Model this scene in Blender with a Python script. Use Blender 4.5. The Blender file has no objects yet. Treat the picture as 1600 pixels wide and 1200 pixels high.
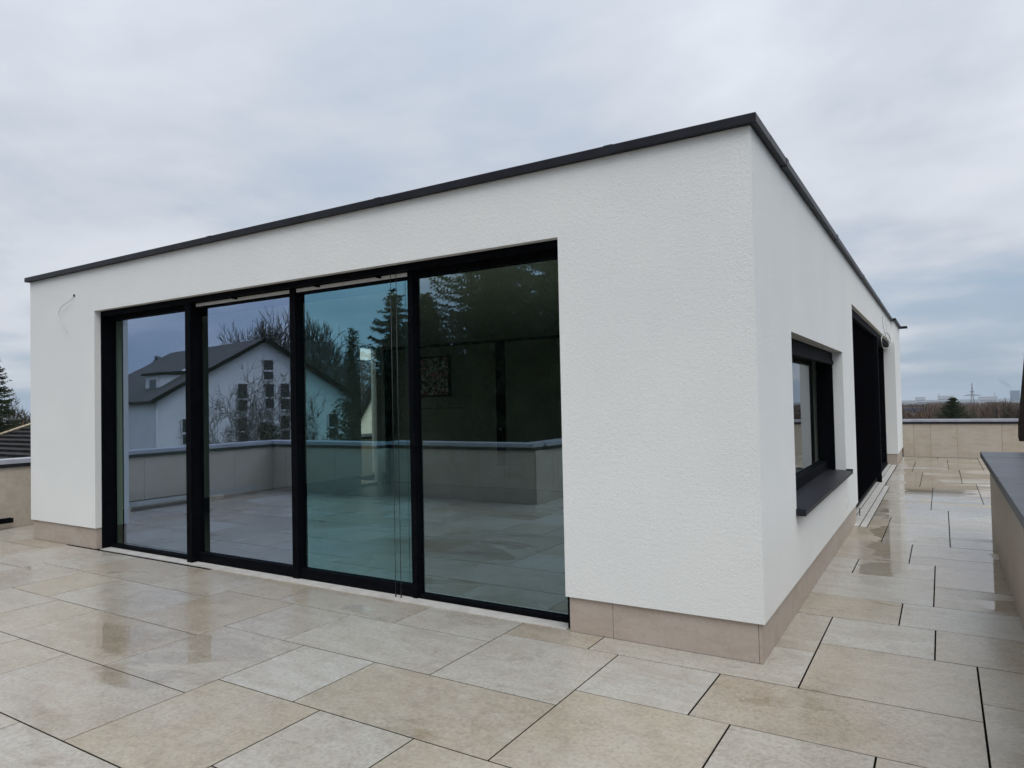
import bpy, math, random
from mathutils import Vector, Matrix

# ------------------------------------------------------------------ camera, sky, sun, exposure
sc = bpy.context.scene
COL = sc.collection
cam_d = bpy.data.cameras.new('camera'); cam = bpy.data.objects.new('camera', cam_d); COL.objects.link(cam)
cam_d.sensor_width = 36; cam_d.lens = 36 * 1090.36 / 1600; cam_d.clip_start = 0.05; cam_d.clip_end = 20000
yaw, pitch, roll = math.radians(-31.597), math.radians(1.443), math.radians(-1.193)
fw = Vector((math.sin(yaw) * math.cos(pitch), math.cos(yaw) * math.cos(pitch), math.sin(pitch)))
rt = Vector((math.cos(yaw), -math.sin(yaw), 0)); up = rt.cross(fw)
r2 = math.cos(roll) * rt + math.sin(roll) * up; u2 = -math.sin(roll) * rt + math.cos(roll) * up
M = Matrix((r2, u2, -fw)).transposed().to_4x4(); M.translation = Vector((0.885, -4.092, 1.513))
cam.matrix_world = M; sc.camera = cam

SUN_DIR = Vector((0.40, -0.42, 0.81)).normalized()      # towards the sun, behind the cloud cover
world = bpy.data.worlds.new('World'); sc.world = world; world.use_nodes = True
wn = world.node_tree.nodes; wl = world.node_tree.links; wn.clear()
def W(t, **k):
    n = wn.new(t)
    for a, v in k.items(): setattr(n, a, v)
    return n
def wmath(op, a, b=None, clamp=False):
    n = W('ShaderNodeMath', operation=op); n.use_clamp = clamp
    for i, v in enumerate((a, b)):
        if v is None: continue
        if isinstance(v, (int, float)): n.inputs[i].default_value = v
        else: wl.new(v, n.inputs[i])
    return n.outputs[0]
def wmix(f, a, b, bt='MIX'):
    n = W('ShaderNodeMix', data_type='RGBA', blend_type=bt)
    for s, v in ((0, f), (6, a), (7, b)):
        if isinstance(v, (int, float)): n.inputs[s].default_value = v
        elif isinstance(v, tuple): n.inputs[s].default_value = v + (1,)
        else: wl.new(v, n.inputs[s])
    return n.outputs[2]
def wramp(v, lo, hi):
    n = W('ShaderNodeMapRange'); n.interpolation_type = 'SMOOTHSTEP'
    n.inputs[1].default_value = lo; n.inputs[2].default_value = hi; wl.new(v, n.inputs[0]); return n.outputs[0]
tc = W('ShaderNodeTexCoord')
sky = W('ShaderNodeTexSky', sky_type='NISHITA'); sky.sun_disc = False
sky.sun_elevation = math.asin(SUN_DIR.z); sky.sun_rotation = math.atan2(SUN_DIR.x, SUN_DIR.y)
sky.altitude = 150; sky.dust_density = 2.0
sep = W('ShaderNodeSeparateXYZ'); wl.new(tc.outputs['Generated'], sep.inputs[0])
el = wmath('MAXIMUM', sep.outputs[2], 0.0)
den = wmath('ADD', el, 0.15)
px = wmath('DIVIDE', sep.outputs[0], den); py = wmath('DIVIDE', sep.outputs[1], den)
cmb = W('ShaderNodeCombineXYZ'); wl.new(px, cmb.inputs[0]); wl.new(py, cmb.inputs[1])
def wnoise(scale, det, rough, off, dist=0.0):
    mp = W('ShaderNodeMapping'); mp.inputs['Location'].default_value = off; wl.new(cmb.outputs[0], mp.inputs[0])
    n = W('ShaderNodeTexNoise'); n.inputs['Scale'].default_value = scale; n.inputs['Detail'].default_value = det
    n.inputs['Roughness'].default_value = rough; n.inputs['Distortion'].default_value = dist
    wl.new(mp.outputs[0], n.inputs['Vector']); return n.outputs[0]
n1 = wnoise(0.42, 6, 0.52, (3.1, 7.7, 0), 0.3)
n2 = wnoise(1.1, 7, 0.55, (11.0, 2.0, 4.0), 0.2)
nn = wmath('ADD', wmath('MULTIPLY', n1, 0.65), wmath('MULTIPLY', n2, 0.35))
low = wmath('SUBTRACT', 1.0, wramp(el, 0.02, 0.30))                    # thinner cover towards the horizon
cover = wmath('ADD', wmath('SUBTRACT', nn, wmath('MULTIPLY', low, 0.10)), wmath('MULTIPLY', el, 0.16))
mask = wramp(cover, 0.34, 0.53)
shade = wramp(nn, 0.40, 0.59)
cloud = wmix(shade, (4.10, 4.45, 5.05), (5.55, 5.85, 6.35))
gap = wmix(0.80, sky.outputs[0], (3.05, 3.90, 5.0))
allsky = wmix(mask, gap, cloud)
lift = wmath('ADD', 0.97, wmath('MULTIPLY', el, 0.75))                # overcast: brighter overhead than at the horizon
vs = W('ShaderNodeVectorMath', operation='SCALE'); wl.new(allsky, vs.inputs[0]); wl.new(lift, vs.inputs['Scale'])
bg = W('ShaderNodeBackground'); bg.inputs[1].default_value = 0.1; wl.new(vs.outputs[0], bg.inputs[0])
wo = W('ShaderNodeOutputWorld'); wl.new(bg.outputs[0], wo.inputs[0])

sl = bpy.data.lights.new('sun', 'SUN'); sl.energy = 1.45; sl.angle = math.radians(40); sl.color = (1.0, 0.985, 0.96)
so = bpy.data.objects.new('sun', sl); COL.objects.link(so); so.rotation_euler = SUN_DIR.to_track_quat('Z', 'Y').to_euler()
vw = sc.view_settings; vw.view_transform = 'Standard'; vw.look = 'None'; vw.gamma = 1; vw.use_curve_mapping = False; vw.exposure = 0.20
sc.render.engine = 'CYCLES'
cy = sc.cycles; cy.use_denoising = True; cy.max_bounces = 8; cy.diffuse_bounces = 3; cy.glossy_bounces = 4
cy.transparent_max_bounces = 16; cy.volume_bounces = 1; cy.caustics_reflective = False; cy.caustics_refractive = False

# ------------------------------------------------------------------ helpers
class MB:
    def __init__(s): s.v = []; s.f = []; s.sm = []
    def face(s, pts, smooth=False):
        b = len(s.v); s.v += [tuple(p) for p in pts]; s.f.append(tuple(range(b, b + len(pts)))); s.sm.append(smooth); return s
    def box(s, x0, x1, y0, y1, z0, z1):
        b = len(s.v)
        s.v += [(x0,y0,z0),(x1,y0,z0),(x1,y1,z0),(x0,y1,z0),(x0,y0,z1),(x1,y0,z1),(x1,y1,z1),(x0,y1,z1)]
        for q in ((0,3,2,1),(4,5,6,7),(0,1,5,4),(1,2,6,5),(2,3,7,6),(3,0,4,7)): s.f.append(tuple(b+i for i in q)); s.sm.append(False)
        return s
    def bbox(s, x0, x1, y0, y1, z0, z1, c):
        """box whose upper edges are chamfered by c"""
        b = len(s.v)
        s.v += [(x0,y0,z0),(x1,y0,z0),(x1,y1,z0),(x0,y1,z0),(x0,y0,z1-c),(x1,y0,z1-c),(x1,y1,z1-c),(x0,y1,z1-c),
                (x0+c,y0+c,z1),(x1-c,y0+c,z1),(x1-c,y1-c,z1),(x0+c,y1-c,z1)]
        for q in ((0,3,2,1),(8,9,10,11),(0,1,5,4),(1,2,6,5),(2,3,7,6),(3,0,4,7),(4,5,9,8),(5,6,10,9),(6,7,11,10),(7,4,8,11)):
            s.f.append(tuple(b+i for i in q)); s.sm.append(False)
        return s
    def obb(s, o, a, b_, c):
        """box from corner o with edge vectors a, b_, c"""
        o, a, b_, c = map(Vector, (o, a, b_, c)); b = len(s.v)
        s.v += [tuple(p) for p in (o, o+a, o+a+b_, o+b_, o+c, o+a+c, o+a+b_+c, o+b_+c)]
        for q in ((0,3,2,1),(4,5,6,7),(0,1,5,4),(1,2,6,5),(2,3,7,6),(3,0,4,7)): s.f.append(tuple(b+i for i in q)); s.sm.append(False)
        return s
    def tube(s, pts, rad, n=6, cap=True):
        pts = [Vector(p) for p in pts]
        if isinstance(rad, (int, float)): rad = [rad] * len(pts)
        b = len(s.v)
        for i, p in enumerate(pts):
            d = (pts[min(i+1, len(pts)-1)] - pts[max(i-1, 0)])
            d = d.normalized() if d.length > 1e-9 else Vector((0,0,1))
            a = Vector((0,0,1)) if abs(d.z) < 0.9 else Vector((1,0,0))
            e = d.cross(a).normalized(); g = d.cross(e)
            for k in range(n):
                t = 2*math.pi*k/n; s.v.append(tuple(p + rad[i]*(math.cos(t)*e + math.sin(t)*g)))
        for i in range(len(pts)-1):
            for k in range(n):
                k2 = (k+1) % n
                s.f.append((b+i*n+k, b+i*n+k2, b+(i+1)*n+k2, b+(i+1)*n+k)); s.sm.append(True)
        if cap and n > 2:
            s.f.append(tuple(b+k for k in range(n))[::-1]); s.sm.append(False)
            e = b+(len(pts)-1)*n; s.f.append(tuple(e+k for k in range(n))); s.sm.append(False)
        return s
    def mesh(s, name):
        m = bpy.data.meshes.new(name); m.from_pydata(s.v, [], s.f); m.polygons.foreach_set('use_smooth', s.sm); m.update(); return m
    def build(s, name, mat, parent=None, loc=None):
        o = bpy.data.objects.new(name, s.mesh(name)); o.data.materials.append(mat); COL.objects.link(o)
        if parent is not None: o.parent = parent
        if loc: o.location = loc
        return o
def tag(o, label=None, cat=None, group=None, kind=None):
    if label: o['label'] = label
    if cat: o['category'] = cat
    if group: o['group'] = group
    if kind: o['kind'] = kind
    return o
def thing(name, label, cat, loc=(0,0,0), group=None, kind=None):
    o = bpy.data.objects.new(name, None); o.empty_display_size = 0.2; COL.objects.link(o); o.location = loc
    return tag(o, label, cat, group, kind)
def boxp(name, mat, parent, *b):
    return MB().box(*b).build(name, mat, parent)

# ------------------------------------------------------------------ materials
class NT:
    def __init__(s, name):
        s.m = bpy.data.materials.new(name); s.m.use_nodes = True; s.n = s.m.node_tree.nodes; s.l = s.m.node_tree.links
        s.b = s.n['Principled BSDF']; s.out = s.n['Material Output']
    def node(s, t, **k):
        n = s.n.new(t)
        for a, v in k.items(): setattr(n, a, v)
        return n
    def put(s, sock, v):
        if isinstance(v, (int, float)): sock.default_value = v
        elif isinstance(v, (tuple, list)): sock.default_value = tuple(v) + ((1,) if len(v) == 3 and sock.type == 'RGBA' else ())
        else: s.l.new(v, sock)
    def math(s, op, a, b=0.0, clamp=False):
        n = s.node('ShaderNodeMath', operation=op); n.use_clamp = clamp; s.put(n.inputs[0], a); s.put(n.inputs[1], b); return n.outputs[0]
    def mix(s, f, a, b, bt='MIX'):
        n = s.node('ShaderNodeMix', data_type='RGBA', blend_type=bt); s.put(n.inputs[0], f); s.put(n.inputs[6], a); s.put(n.inputs[7], b); return n.outputs[2]
    def ramp(s, v, lo, hi, a=0.0, b=1.0):
        n = s.node('ShaderNodeMapRange'); n.interpolation_type = 'SMOOTHSTEP'
        for i, q in enumerate((v, lo, hi, a, b)): s.put(n.inputs[i], q)
        return n.outputs[0]
    def coord(s, kind='Object', scale=(1,1,1), off=None):
        if kind == 'World': v = s.node('ShaderNodeNewGeometry').outputs['Position']
        else: v = s.node('ShaderNodeTexCoord').outputs[kind]
        mp = s.node('ShaderNodeMapping'); mp.inputs['Scale'].default_value = scale; s.l.new(v, mp.inputs[0])
        if off is not None: s.l.new(off, mp.inputs['Location'])
        return mp.outputs[0]
    def noise(s, vec, scale, det=4, rough=0.55, dist=0.0):
        n = s.node('ShaderNodeTexNoise'); s.l.new(vec, n.inputs['Vector'])
        n.inputs['Scale'].default_value = scale; n.inputs['Detail'].default_value = det; n.inputs['Roughness'].default_value = rough; n.inputs['Distortion'].default_value = dist
        return n.outputs[0]
    def bump(s, h, strength, dist):
        n = s.node('ShaderNodeBump'); n.inputs['Strength'].default_value = strength; n.inputs['Distance'].default_value = dist; s.l.new(h, n.inputs['Height'])
        s.l.new(n.outputs[0], s.b.inputs['Normal'])
    def set(s, **k):
        for a, v in k.items(): s.put(s.b.inputs[a.replace('_', ' ')], v)
        return s
def simple(name, col, rough=0.6, var=0.12, scale=6.0, metal=0.0, spec=0.5, kind='Object', bump=0.0):
    t = NT(name); c = t.coord(kind); n = t.noise(c, scale, 5)
    dark = tuple(x*(1-var) for x in col); lite = tuple(min(1, x*(1+var)) for x in col)
    t.set(Base_Color=t.mix(t.ramp(n, 0.3, 0.7), dark, lite), Roughness=rough, Metallic=metal, Specular_IOR_Level=spec)
    if bump: t.bump(t.noise(c, scale*6, 3), bump, 0.01)
    return t.m
MT = {}
def plaster():
    t = NT('plaster'); c = t.coord('World')
    n = t.noise(t.coord('World', (1, 1, 1.5)), 150, 3, 0.6); big = t.noise(c, 1.3, 4); mid = t.noise(c, 45, 3)
    col = t.mix(t.ramp(big, 0.3, 0.7), (0.79, 0.808, 0.802), (0.825, 0.838, 0.826))
    col = t.mix(t.ramp(n, 0.40, 0.62), col, t.mix(0.20, col, (0.45, 0.45, 0.45)))
    streak = t.noise(t.coord('World', (1, 1, 0.09)), 4.5, 4, 0.6)
    col = t.mix(t.ramp(streak, 0.56, 0.80, 0.0, 0.03), col, (0.55, 0.55, 0.52))
    t.set(Base_Color=col, Roughness=0.92, Specular_IOR_Level=0.2)
    t.bump(t.math('ADD', n, t.math('MULTIPLY', mid, 0.6)), 0.75, 0.006); return t.m
MT['plaster'] = plaster()
def stone(name, a, b, c3, wetness, bandscale=1.0, grain=1.0):
    """greige porcelain stone: colour differs from piece to piece, streaks, specks and damp patches"""
    t = NT(name); oi = t.node('ShaderNodeObjectInfo'); rnd = oi.outputs['Random']
    off = t.node('ShaderNodeCombineXYZ'); 
    t.l.new(t.math('MULTIPLY', rnd, 37.0), off.inputs[0]); t.l.new(t.math('MULTIPLY', rnd, 91.0), off.inputs[1]); t.l.new(t.math('MULTIPLY', rnd, 53.0), off.inputs[2])
    c = t.coord('Object', (1, 1, 1), off.outputs[0])
    st = t.noise(t.coord('Object', (1.2, 4.5, 4.5), off.outputs[0]), 2.2*bandscale, 7, 0.62, 0.6)
    fine = t.noise(c, 48, 6, 0.78); cl = t.noise(c, 2.4, 6, 0.65); blot = t.noise(c, 7.5, 6, 0.7, 0.8)
    base = t.mix(t.ramp(rnd, 0.15, 0.85), a, b)
    rnd2 = t.math('FRACT', t.math('MULTIPLY', rnd, 7.31)); base = t.mix(t.math('MULTIPLY', rnd2, 0.55), base, c3)
    base = t.mix(t.ramp(st, 0.38, 0.64, 0.0, 0.6), base, t.mix(0.55, base, (0.30, 0.235, 0.175)))
    base = t.mix(t.ramp(cl, 0.42, 0.72, 0.0, 0.45), base, (0.47, 0.45, 0.41))
    base = t.mix(t.ramp(blot, 0.48, 0.70, 0.0, 0.58*grain), base, t.mix(0.6, base, (0.22, 0.18, 0.14)))
    base = t.mix(t.ramp(fine, 0.46, 0.64, 0.0, 0.62*grain), base, t.mix(0.6, base, (0.15, 0.13, 0.11)))
    base = t.mix(t.ramp(fine, 0.44, 0.30, 0.0, 0.45*grain), base, (0.60, 0.58, 0.53))
    vo = t.node('ShaderNodeTexVoronoi'); vo.feature = 'F1'; vo.inputs['Scale'].default_value = 2.3; t.l.new(c, vo.inputs['Vector'])
    spot = t.ramp(t.math('ADD', vo.outputs['Distance'], t.math('MULTIPLY', fine, 0.05)), 0.035, 0.06, 1.0, 0.0)
    base = t.mix(t.math('MULTIPLY', spot, 0.6), base, (0.10, 0.085, 0.07))
    if wetness > 0:
        wp = t.coord('World'); big = t.noise(wp, 0.55, 4, 0.55, 0.3)
        damp = t.ramp(t.math('ADD', big, t.math('MULTIPLY', t.math('SUBTRACT', rnd2, 0.5), 0.16)), 0.34, 0.66)      # even film of water, tile by tile
        sx = t.node('ShaderNodeSeparateXYZ'); t.l.new(wp, sx.inputs[0])
        walk = t.math('MULTIPLY', t.ramp(sx.outputs[0], 0.05, 0.4), t.ramp(sx.outputs[1], 0.6, 3.0))                   # the walkway drains badly: more puddles
        pn = t.math('ADD', t.noise(t.coord('World', (0.75, 1.5, 1)), 1.15, 4, 0.5, 0.5), t.math('MULTIPLY', t.math('SUBTRACT', walk, 0.30), 0.23))
        pud = t.ramp(t.math('ADD', pn, t.math('MULTIPLY', t.math('SUBTRACT', rnd2, 0.5), 0.14)), 0.58, 0.625)
        base = t.mix(t.math('MULTIPLY', damp, 0.45), base, t.mix(1.0, base, (0.80, 0.78, 0.74), 'MULTIPLY'))
        base = t.mix(t.math('MULTIPLY', pud, 0.7), base, t.mix(1.0, base, (0.80, 0.77, 0.72), 'MULTIPLY'))
        ro = t.math('ADD', t.math('SUBTRACT', 0.33, t.math('MULTIPLY', damp, 0.17)), t.math('MULTIPLY', fine, 0.06))
        ro = t.math('MULTIPLY', ro, t.math('SUBTRACT', 1.0, t.math('MULTIPLY', pud, 0.86)))
        t.set(Roughness=ro)
        h = t.math('MULTIPLY', t.math('ADD', t.math('MULTIPLY', fine, 0.6), st), t.math('SUBTRACT', 1.0, t.math('MULTIPLY', pud, 0.95)))
        t.bump(h, 0.20, 0.004); t.set(Specular_IOR_Level=0.55)
    else:
        t.set(Roughness=0.55); t.bump(t.math('ADD', fine, st), 0.15, 0.003)
    t.set(Base_Color=base); return t.m
MT['tile'] = stone('paving_stone', (0.390, 0.347, 0.268), (0.448, 0.440, 0.402), (0.412, 0.362, 0.296), 0.45)
MT['plinth'] = stone('plinth_stone', (0.42, 0.355, 0.305), (0.44, 0.375, 0.325), (0.46, 0.40, 0.35), 0, grain=.35)
MT['clad'] = stone('cladding_stone', (0.43, 0.365, 0.295), (0.45, 0.39, 0.32), (0.46, 0.41, 0.35), 0, grain=.35)
MT['strip'] = simple('threshold_stone', (0.55, 0.54, 0.51), 0.35, 0.10, 9)
MT['black'] = simple('anthracite_metal', (0.0035, 0.0040, 0.0055), 0.60, 0.2, 12, spec=0.025)
MT['coping'] = simple('coping_metal', (0.013, 0.014, 0.020), 0.45, 0.25, 7, spec=0.22)
MT['cap'] = simple('cap_metal', (0.012, 0.013, 0.018), 0.42, 0.2, 7, spec=0.25)
MT['cap_top'] = simple('wet_zinc', (0.32, 0.33, 0.38), 0.32, 0.12, 5)
MT['slate'] = simple('slate_slab', (0.034, 0.040, 0.052), 0.42, 0.30, 4, spec=0.4)
MT['joint'] = simple('dark_bedding', (0.005, 0.005, 0.005), 0.95, 0.3, 20, spec=0.0)
MT['core'] = simple('concrete_core', (0.05, 0.047, 0.043), 0.9, 0.2, 5)
MT['fabric'] = simple('black_screen_fabric', (0.003, 0.003, 0.004), 0.95, 0.2, 60, spec=0.0)
MT['int_wall'] = simple('interior_panel', (0.33, 0.32, 0.26), 0.6, 0.10, 2)
MT['int_white'] = simple('interior_white', (0.60, 0.59, 0.56), 0.8, 0.05, 2)
MT['int_floor'] = simple('interior_floor', (0.12, 0.115, 0.105), 0.4, 0.12, 3)
MT['alu'] = simple('pale_metal', (0.55, 0.56, 0.58), 0.3, 0.1, 14, metal=0.8)
MT['white_plastic'] = simple('white_plastic', (0.75, 0.75, 0.74), 0.45, 0.05, 20)
MT['cable'] = simple('grey_cable', (0.50, 0.50, 0.49), 0.5, 0.1, 20)
MT['wire_steel'] = simple('steel_wire', (0.02, 0.02, 0.022), 0.4, 0.1, 20)
MT['wood'] = simple('timber', (0.42, 0.36, 0.26), 0.7, 0.25, 14)
MT['brown_cloth'] = simple('brown_canvas', (0.020, 0.012, 0.009), 0.85, 0.3, 9, bump=0.2)
def glass(name, refl, trans, base=0.30):
    t = NT(name); t.n.remove(t.b)
    g = t.node('ShaderNodeBsdfGlossy'); g.inputs['Roughness'].default_value = 0.0; g.inputs['Color'].default_value = refl + (1,)
    tr = t.node('ShaderNodeBsdfTransparent'); tr.inputs['Color'].default_value = trans + (1,)
    fr = t.node('ShaderNodeFresnel'); fr.inputs['IOR'].default_value = 1.5
    wob = t.noise(t.coord('World', (1, 1, 0.6)), 0.9, 2, 0.5)
    bp = t.node('ShaderNodeBump'); bp.inputs['Strength'].default_value = 0.05; bp.inputs['Distance'].default_value = 0.012; t.l.new(wob, bp.inputs['Height']); t.l.new(bp.outputs[0], g.inputs['Normal'])
    f = t.math('ADD', base, t.math('MULTIPLY', fr.outputs[0], 1.0 - base), True)
    bf = t.node('ShaderNodeNewGeometry').outputs['Backfacing']                     # the far face of the pane adds neither tint nor a second mirror
    f = t.math('MULTIPLY', f, t.math('SUBTRACT', 1.0, bf)); t.l.new(t.mix(bf, trans, (1.0, 1.0, 1.0)), tr.inputs['Color'])
    mx = t.node('ShaderNodeMixShader'); t.l.new(f, mx.inputs[0]); t.l.new(tr.outputs[0], mx.inputs[1]); t.l.new(g.outputs[0], mx.inputs[2])
    t.l.new(mx.outputs[0], t.out.inputs[0]); return t.m
MT['glass_violet'] = glass('coated_glass_violet', (0.60, 0.74, 1.0), (0.80, 0.97, 0.86), 0.47)
MT['glass_teal'] = glass('coated_glass_teal', (0.40, 0.82, 1.0), (0.86, 1.0, 0.90), 0.35)
MT['glass_grey'] = glass('coated_glass_grey', (0.64, 0.86, 1.0), (0.80, 0.97, 0.86), 0.31)
MT['glass_clear'] = glass('clear_glass', (0.9, 0.95, 1.0), (0.92, 0.99, 0.93), 0.08)
MT['render_white'] = simple('house_render', (0.82, 0.82, 0.78), 0.9, 0.06, 0.6)
MT['roof_tile'] = simple('roof_tile', (0.050, 0.043, 0.040), 0.7, 0.35, 3)
MT['roof_tile2'] = simple('dark_roof_tile', (0.026, 0.025, 0.026), 0.85, 0.45, 9, spec=0.2)
MT['win_dark'] = simple('dark_window', (0.02, 0.022, 0.022), 0.12, 0.2, 1)
MT['win_white'] = simple('window_white', (0.75, 0.75, 0.73), 0.5, 0.05, 3)
MT['bark'] = simple('bark', (0.055, 0.043, 0.033), 0.9, 0.35, 5)
MT['twig'] = simple('twig', (0.060, 0.047, 0.037), 0.9, 0.3, 3)
def foliage(name, a, b, scale=1.2):
    t = NT(name); n = t.noise(t.coord('World'), scale, 4, 0.6); t.set(Base_Color=t.mix(t.ramp(n, 0.35, 0.65), a, b), Roughness=0.7, Specular_IOR_Level=0.3); return t.m
MT['needles'] = foliage('spruce_needles', (0.018, 0.030, 0.013), (0.045, 0.060, 0.024))
MT['needles2'] = foliage('pine_needles', (0.022, 0.034, 0.016), (0.055, 0.068, 0.032))
MT['ivy'] = foliage('ivy_leaves', (0.018, 0.030, 0.012), (0.05, 0.065, 0.025), 3)
MT['wood_far'] = foliage('bare_wood', (0.065, 0.040, 0.026), (0.115, 0.070, 0.042), 0.03)
MT['ground'] = foliage('ground_cover', (0.030, 0.032, 0.022), (0.065, 0.060, 0.045), 0.02)
MT['far_wall'] = simple('far_facade', (0.40, 0.40, 0.40), 0.8, 0.08, 0.01)
MT['far_dark'] = simple('far_dark_facade', (0.035, 0.06, 0.11), 0.7, 0.1, 0.01)
MT['pylon'] = simple('pylon_steel', (0.10, 0.10, 0.11), 0.6, 0.1, 0.05)

# ------------------------------------------------------------------ measurements (metres; wall corner at the origin)
L, H, ZP = 8.398, 3.064, 0.230
XL, XR, ZT = -6.974, -1.254, 2.598
GY = 0.185                      # front glass plane
WY0, WY1, WZ0, WZ1 = 1.093, 4.055, 0.705, 1.964
DY0, DY1 = 5.130, 12.830
STEP, YE = 0.061, 15.06
GX = -0.215                     # side glass plane

# ------------------------------------------------------------------ ground and terrace
def terrain():
    b = MB(); rings = [0, 14, 25, 50, 110, 220, 400, 700, 1200, 2000, 3000, 4200, 5600]; zz = [-8.6, -8.6, -8.7, -9.0, -10, -12, -15, -19, -24, -31, -37, -42, -46]; n = 72
    rnd = random.Random(5)
    for r, z in zip(rings, zz):
        for k in range(n):
            a = 2*math.pi*k/n; b.v.append((r*math.cos(a), r*math.sin(a), z + (rnd.uniform(-1,1)*min(r*0.004, 3.0) if r > 40 else 0)))
    for i in range(len(rings)-1):
        for k in range(n):
            k2 = (k+1) % n; b.f.append((i*n+k, i*n+k2, (i+1)*n+k2, (i+1)*n+k)); b.sm.append(True)
    return tag(b.build('ground', MT['ground']), 'brown green land falling away from the house to the horizon', None, kind='structure')
terrain()
terr = thing('terrace_floor', 'wet beige and grey stone paving of the roof terrace', None, kind='structure'); terr['kind'] = 'structure'
base = MB(); base.box(-9.8, 4.6, -4.7, 15.4, -0.40, -0.0026); base.box(-4.45, 4.6, -8.6, -4.702, -0.40, -0.0026)
base.build('bedding_slab', MT['joint'], terr)
body = MB().box(-9.78, 4.58, -4.68, 15.38, -8.9, -0.402); body.box(-4.43, 4.58, -8.58, -4.684, -8.9, -0.402)
lower = thing('lower_storeys', 'white rendered lower storeys carrying the roof terrace', 'building'); body.build('wall', MT['render_white'], lower)
U = 0.2
gx = lambda i: i*U + 0.005
KY = [(-70,-14.2),(-45,-9.1),(-12,-2.43),(-8,-1.62),(-5,-1.005),(-3,-0.592),(-2,-0.395),(-1,-0.222),(0,0.0),(2,0.36),(3,0.54),(6,1.125),(9,1.69),(40,7.9),(80,15.9)]
def gy(i):
    for (a, ya), (b, yb) in zip(KY, KY[1:]):
        if a <= i <= b: return ya + (yb-ya)*(i-a)/(b-a)
rt_ = random.Random(11); cache = {}
def tile(x0, x1, y0, y1, gap=0.0085):
    x0 += gap/2; x1 -= gap/2; y0 += gap/2; y1 -= gap/2
    if x1-x0 < 0.03 or y1-y0 < 0.03: return
    w, h = round(x1-x0, 3), round(y1-y0, 3); key = (w, h)
    if key not in cache: cache[key] = MB().bbox(-w/2, w/2, -h/2, h/2, -0.02, 0.0, 0.001).mesh('paving_tile'); cache[key].materials.append(MT['tile'])
    o = bpy.data.objects.new('paving_tile', cache[key]); COL.objects.link(o); o.parent = terr
    o.location = ((x0+x1)/2, (y0+y1)/2, rt_.uniform(-0.0003, 0.0008)); o.rotation_euler = (rt_.uniform(-.0006,.0006), rt_.uniform(-.0006,.0006), 0)
seen = set()
for i in range(-16, 17):
    for j in range(-16, 17):
        ox, oy = 4*i + 9*j, -3*i + 4*j
        for (ax, ay, bx, by) in ((-4,-4,-1,-1), (-8,-5,-4,-1), (-1,-4,5,-1)):
            a, c, b, d = ax+ox, ay+oy, bx+ox, by+oy
            if b < -50 or a > 24 or d < -44 or c > 31: continue
            x0, x1, y0, y1 = gx(a), gx(b), gy(c), gy(d)
            # the strip beside the house beyond y=1.125 is laid differently (below)
            if x0 > -0.75 and y1 > 1.13: 
                if y0 < 1.10 and x1 < 0.25: y1 = 1.125
                else: continue
            if y1 > 0.0 and x0 > -L-0.05 and x1 < 0.05 and y0 >= -0.01: continue
            if y0 > 6.6: continue
            x0 = max(x0, -9.62); x1 = min(x1, 1.31)
            lim = -4.22 if (x0+x1)/2 < -7.03 else (-4.55 if (x0+x1)/2 < -4.2 else -8.4)
            if lim == -8.4 and y0 < -4.5: x0 = max(x0, -4.28)
            y0 = max(y0, lim)
            if y0 > -0.3 and x0 < -L < x1: x1 = min(x1, -L+0.03) if y0 > 0 else x1
            if x1-x0 < 0.05 or y1-y0 < 0.05: continue
            tile(x0, x1, y0, y1)
for x0, x1, y0, y1 in [(-.25,.60,1.125,1.69),(.60,1.31,1.125,1.69),(-.25,.79,1.69,2.48),(.79,1.31,1.69,2.28),(.79,1.31,2.28,3.06),(-.25,.19,2.48,3.06),(.19,.79,2.48,3.06),
        (-.25,.59,3.06,3.97),(.59,1.31,3.06,3.39),(.59,1.31,3.39,3.97),(-.25,.312,3.97,4.80),(.312,.91,3.97,4.42),(.312,.91,4.42,5.25),(.91,1.6,3.97,4.55),(.91,1.6,4.55,5.05),(.91,1.6,5.05,5.66),(.91,1.6,5.66,6.44),
        (.115,.312,4.80,5.66),(.312,.91,5.25,5.66),(.115,.91,5.66,6.44),(1.6,2.4,4.60,5.66),(2.4,3.6,4.60,5.66),(1.6,2.4,5.66,6.44),(2.4,3.6,5.66,6.44)]:
    tile(x0, x1, y0, y1)

for y0, y1, xs in [(6.44,7.2,(.115,.72,1.6,2.4,3.6)),(7.2,8.0,(.115,.72,1.32,2.1,2.9,3.6)),(8.0,8.94,(.115,.72,1.32,2.1,2.9,3.6)),(8.94,9.65,(.04,.535,1.32,2.1,3.0,3.6)),(9.65,10.5,(.04,.535,1.13,1.9,2.7,3.6)),
        (10.5,11.4,(.04,.535,1.13,1.9,2.7,3.6)),(11.4,12.08,(.04,.35,1.13,1.9,2.7,3.6)),(12.08,12.9,(.04,.35,.95,1.53,2.3,3.6)),(12.9,13.7,(.04,.35,.95,1.53,2.3,3.6)),(13.7,14.5,(.04,.95,1.53,2.3,3.6)),(14.5,15.06,(.04,.76,1.53,2.3,3.6))]:
    for a, b in zip(xs, xs[1:]): tile(a, b, y0, y1)

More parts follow.
